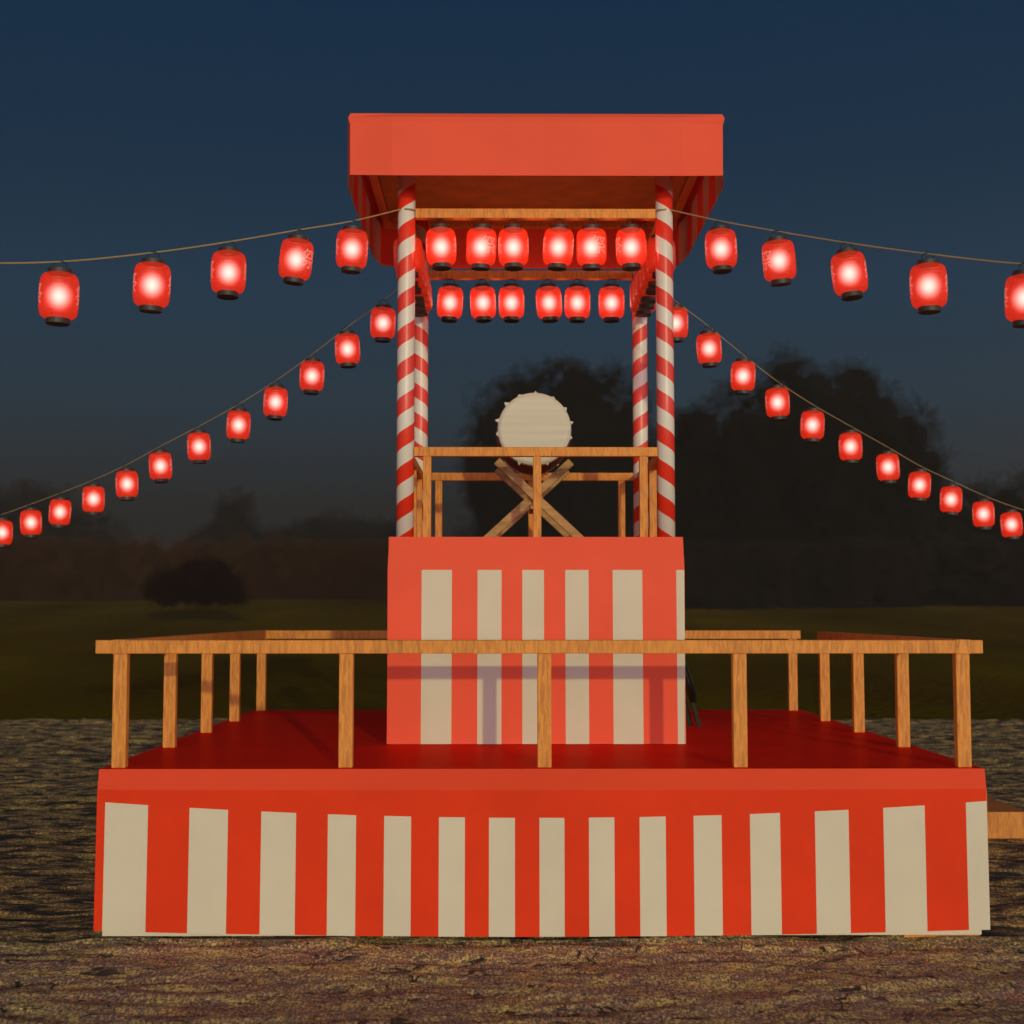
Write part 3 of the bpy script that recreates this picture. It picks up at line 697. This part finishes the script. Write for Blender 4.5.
def crown_bm(blobs, n, size, rng):
    bm = bmesh.new(); tot = sum(b[3] * b[4] * b[5] for b in blobs)
    for (cx, cy, cz, rx, ry, rz) in blobs:
        k = int(n * rx * ry * rz / tot)
        for _ in range(k):
            v = Vector((rng.gauss(0, 1), rng.gauss(0, 1), rng.gauss(0, 1))).normalized()
            rad = rng.random() ** 0.42
            rad *= 1.0 + 0.28 * noise.noise(Vector((v.x * 2.3 + cx, v.y * 2.3, v.z * 2.3 + cz)))
            if rng.random() < 0.10: rad *= 1.0 + abs(rng.gauss(0, 0.13))
            c = Vector((cx + v.x * rx * rad, cy + v.y * ry * rad, cz + v.z * rz * rad))
            if c.z < 0.05: continue
            a = Vector((rng.gauss(0, 1), rng.gauss(0, 1), rng.gauss(0, 1))).normalized(); b = a.orthogonal().normalized()
            s = size * rng.uniform(0.6, 1.4)
            bm.faces.new([bm.verts.new(c + a * s), bm.verts.new(c + b * s * 0.55), bm.verts.new(c - a * s), bm.verts.new(c - b * s * 0.55)])
    return bm
def tree(name, x, y, blobs, n, size, mat, label, cat, group, trunk=None, seed=1):
    rng = random.Random(seed); e = empty(name, (x, y, field_z(x, y) - 0.1)); tag(e, label, cat, group)
    mesh_obj('crown' if trunk else 'foliage', crown_bm(blobs, n, size, rng), M[mat], e)
    if trunk:
        h, r_ = trunk; bm = bmesh.new()
        add_tube(bm, [(0, 0, -0.2), (0.1, 0, h * 0.35), (-0.05, 0.1, h * 0.7), (0.1, 0, h)], [r_, r_ * 0.8, r_ * 0.55, r_ * 0.2], 10)
        mesh_obj('trunk', bm, M['bark'], e, smooth=True)
        for (cx, cy, cz, rx, ry, rz) in blobs[:6]:
            bm = bmesh.new(); b0 = Vector((0, 0, max(0.8, cz * 0.45))); b1 = Vector((cx, cy, cz))
            add_tube(bm, [b0, b0.lerp(b1, 0.5) + Vector((0, 0, 0.3)), b1], [r_ * 0.5, r_ * 0.3, r_ * 0.1], 7); mesh_obj('limb', bm, M['bark'], e, smooth=True)
    return e
def PX(px, Y):                       # metres across at a given distance beyond the tower
    return (px - 503) / 1435.0 * (Y + 13.12) - 0.2835
G_T = 'trees beyond the field'
Y0 = 88
z0 = field_z(2, Y0)
def blobs_from(cx, lst, Y):          # (px, py, half width px, half height px) -> blobs about the trunk
    k = (Y + 13.12) / 1435.0; fz = field_z(cx, Y) - 0.1; o = []
    for (px, py, w_, h_) in lst:
        o.append((PX(px, Y) - cx, random.uniform(-1, 1), (614 - py) * k + 2.213 - fz, w_ * k, w_ * k * 0.8, h_ * k))
    return o
T1 = [(505, 425, 42, 50), (560, 405, 48, 46), (610, 410, 46, 48), (575, 380, 24, 26), (520, 392, 22, 30), (560, 480, 95, 70), (492, 480, 34, 60), (640, 480, 50, 60), (560, 560, 105, 60)]
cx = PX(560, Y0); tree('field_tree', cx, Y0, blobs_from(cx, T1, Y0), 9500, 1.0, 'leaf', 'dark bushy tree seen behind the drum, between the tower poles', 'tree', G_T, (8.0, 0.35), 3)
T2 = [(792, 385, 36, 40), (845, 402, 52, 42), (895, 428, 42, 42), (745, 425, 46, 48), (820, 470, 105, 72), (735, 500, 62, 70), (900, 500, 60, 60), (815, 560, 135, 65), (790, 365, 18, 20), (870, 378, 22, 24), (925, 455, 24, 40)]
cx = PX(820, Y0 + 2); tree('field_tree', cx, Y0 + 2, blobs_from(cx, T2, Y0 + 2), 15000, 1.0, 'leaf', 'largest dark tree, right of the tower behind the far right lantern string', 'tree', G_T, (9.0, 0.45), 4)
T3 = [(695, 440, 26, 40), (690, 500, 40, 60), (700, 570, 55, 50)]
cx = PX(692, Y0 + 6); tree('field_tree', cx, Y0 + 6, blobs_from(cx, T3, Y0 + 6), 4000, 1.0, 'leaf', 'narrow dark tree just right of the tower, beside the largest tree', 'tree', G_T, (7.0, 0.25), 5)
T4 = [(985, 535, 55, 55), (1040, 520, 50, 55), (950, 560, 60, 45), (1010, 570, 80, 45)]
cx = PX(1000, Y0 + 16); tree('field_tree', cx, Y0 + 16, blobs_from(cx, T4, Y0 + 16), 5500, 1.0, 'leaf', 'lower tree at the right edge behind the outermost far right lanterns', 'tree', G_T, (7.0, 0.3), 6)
T5 = [(238, 525, 26, 34), (225, 550, 44, 28)]
cx = PX(235, 125); tree('field_tree', cx, 125, blobs_from(cx, T5, 125), 1800, 0.9, 'far_leaf', 'small faint tree on the horizon at left, below the far left lantern string', 'tree', 'faint distant trees', (8.0, 0.4), 8)
T6 = [(30, 515, 60, 34), (85, 535, 50, 24), (-20, 520, 40, 35), (30, 550, 90, 25)]
cx = PX(30, 130); tree('field_tree', cx, 130, blobs_from(cx, T6, 130), 3600, 0.9, 'far_leaf', 'wide faint tree on the horizon at the left edge', 'tree', 'faint distant trees', (8.0, 0.4), 9)
T7 = [(335, 540, 50, 26), (290, 550, 45, 24), (385, 545, 40, 26)]
cx = PX(340, 128); tree('field_tree', cx, 128, blobs_from(cx, T7, 128), 3000, 0.9, 'far_leaf', 'low faint tree on the horizon just left of the tower', 'tree', 'faint distant trees', (6.0, 0.4), 10)
# hedges (long masses of brown scrub)
HB = [(-60 + i * 30, 582 + random.uniform(-5, 5), 40, 40 + random.uniform(-6, 4)) for i in range(17)]
cx = PX(190, 105); tree('hedge', cx, 105, blobs_from(cx, HB, 105), 13000, 1.1, 'brown_leaf', 'long brown hedge across the far side of the field, left of the tower', 'hedge', 'brown hedges', None, 12)
HB = [(670 + i * 32, 578 + random.uniform(-4, 4), 40, 30) for i in range(13)]
cx = PX(860, 82); tree('hedge', cx, 82, blobs_from(cx, HB, 82), 11000, 0.95, 'dull_leaf', 'long brown hedge below the trees, right of the tower', 'hedge', 'brown hedges', None, 13)
SB = [(170, 588, 24, 18), (205, 582, 32, 24), (235, 592, 20, 15)]
cx = PX(200, 62); tree('shrub', cx, 62, blobs_from(cx, SB, 62), 1500, 0.50, 'shrub_leaf', 'dark reddish brown shrub standing in the field at left', 'shrub', None, None, 14)

# ------------------------------------------------------------------ render settings
S.render.engine = 'CYCLES'
S.view_settings.view_transform = 'Standard'; S.view_settings.look = 'None'; S.view_settings.exposure = 0; S.view_settings.gamma = 1
S.cycles.max_bounces = 6; S.cycles.transparent_max_bounces = 10; S.cycles.volume_bounces = 0


# thin evening mist: one closed box of even air round the camera and everything in view
m, nt, out = new_mat('thin_mist')
v = N(nt, 'ShaderNodeVolumePrincipled', Density=0.0005); v.inputs['Color'].default_value = (0.80, 0.72, 0.66, 1)
L(nt, v.outputs[0], out.inputs['Volume'])
bm = bmesh.new(); add_box(bm, -150, 150, -30, 160, -1.5, 22, 0)
hz_o = mesh_obj('haze', bm, m); tag(hz_o, kind='stuff')
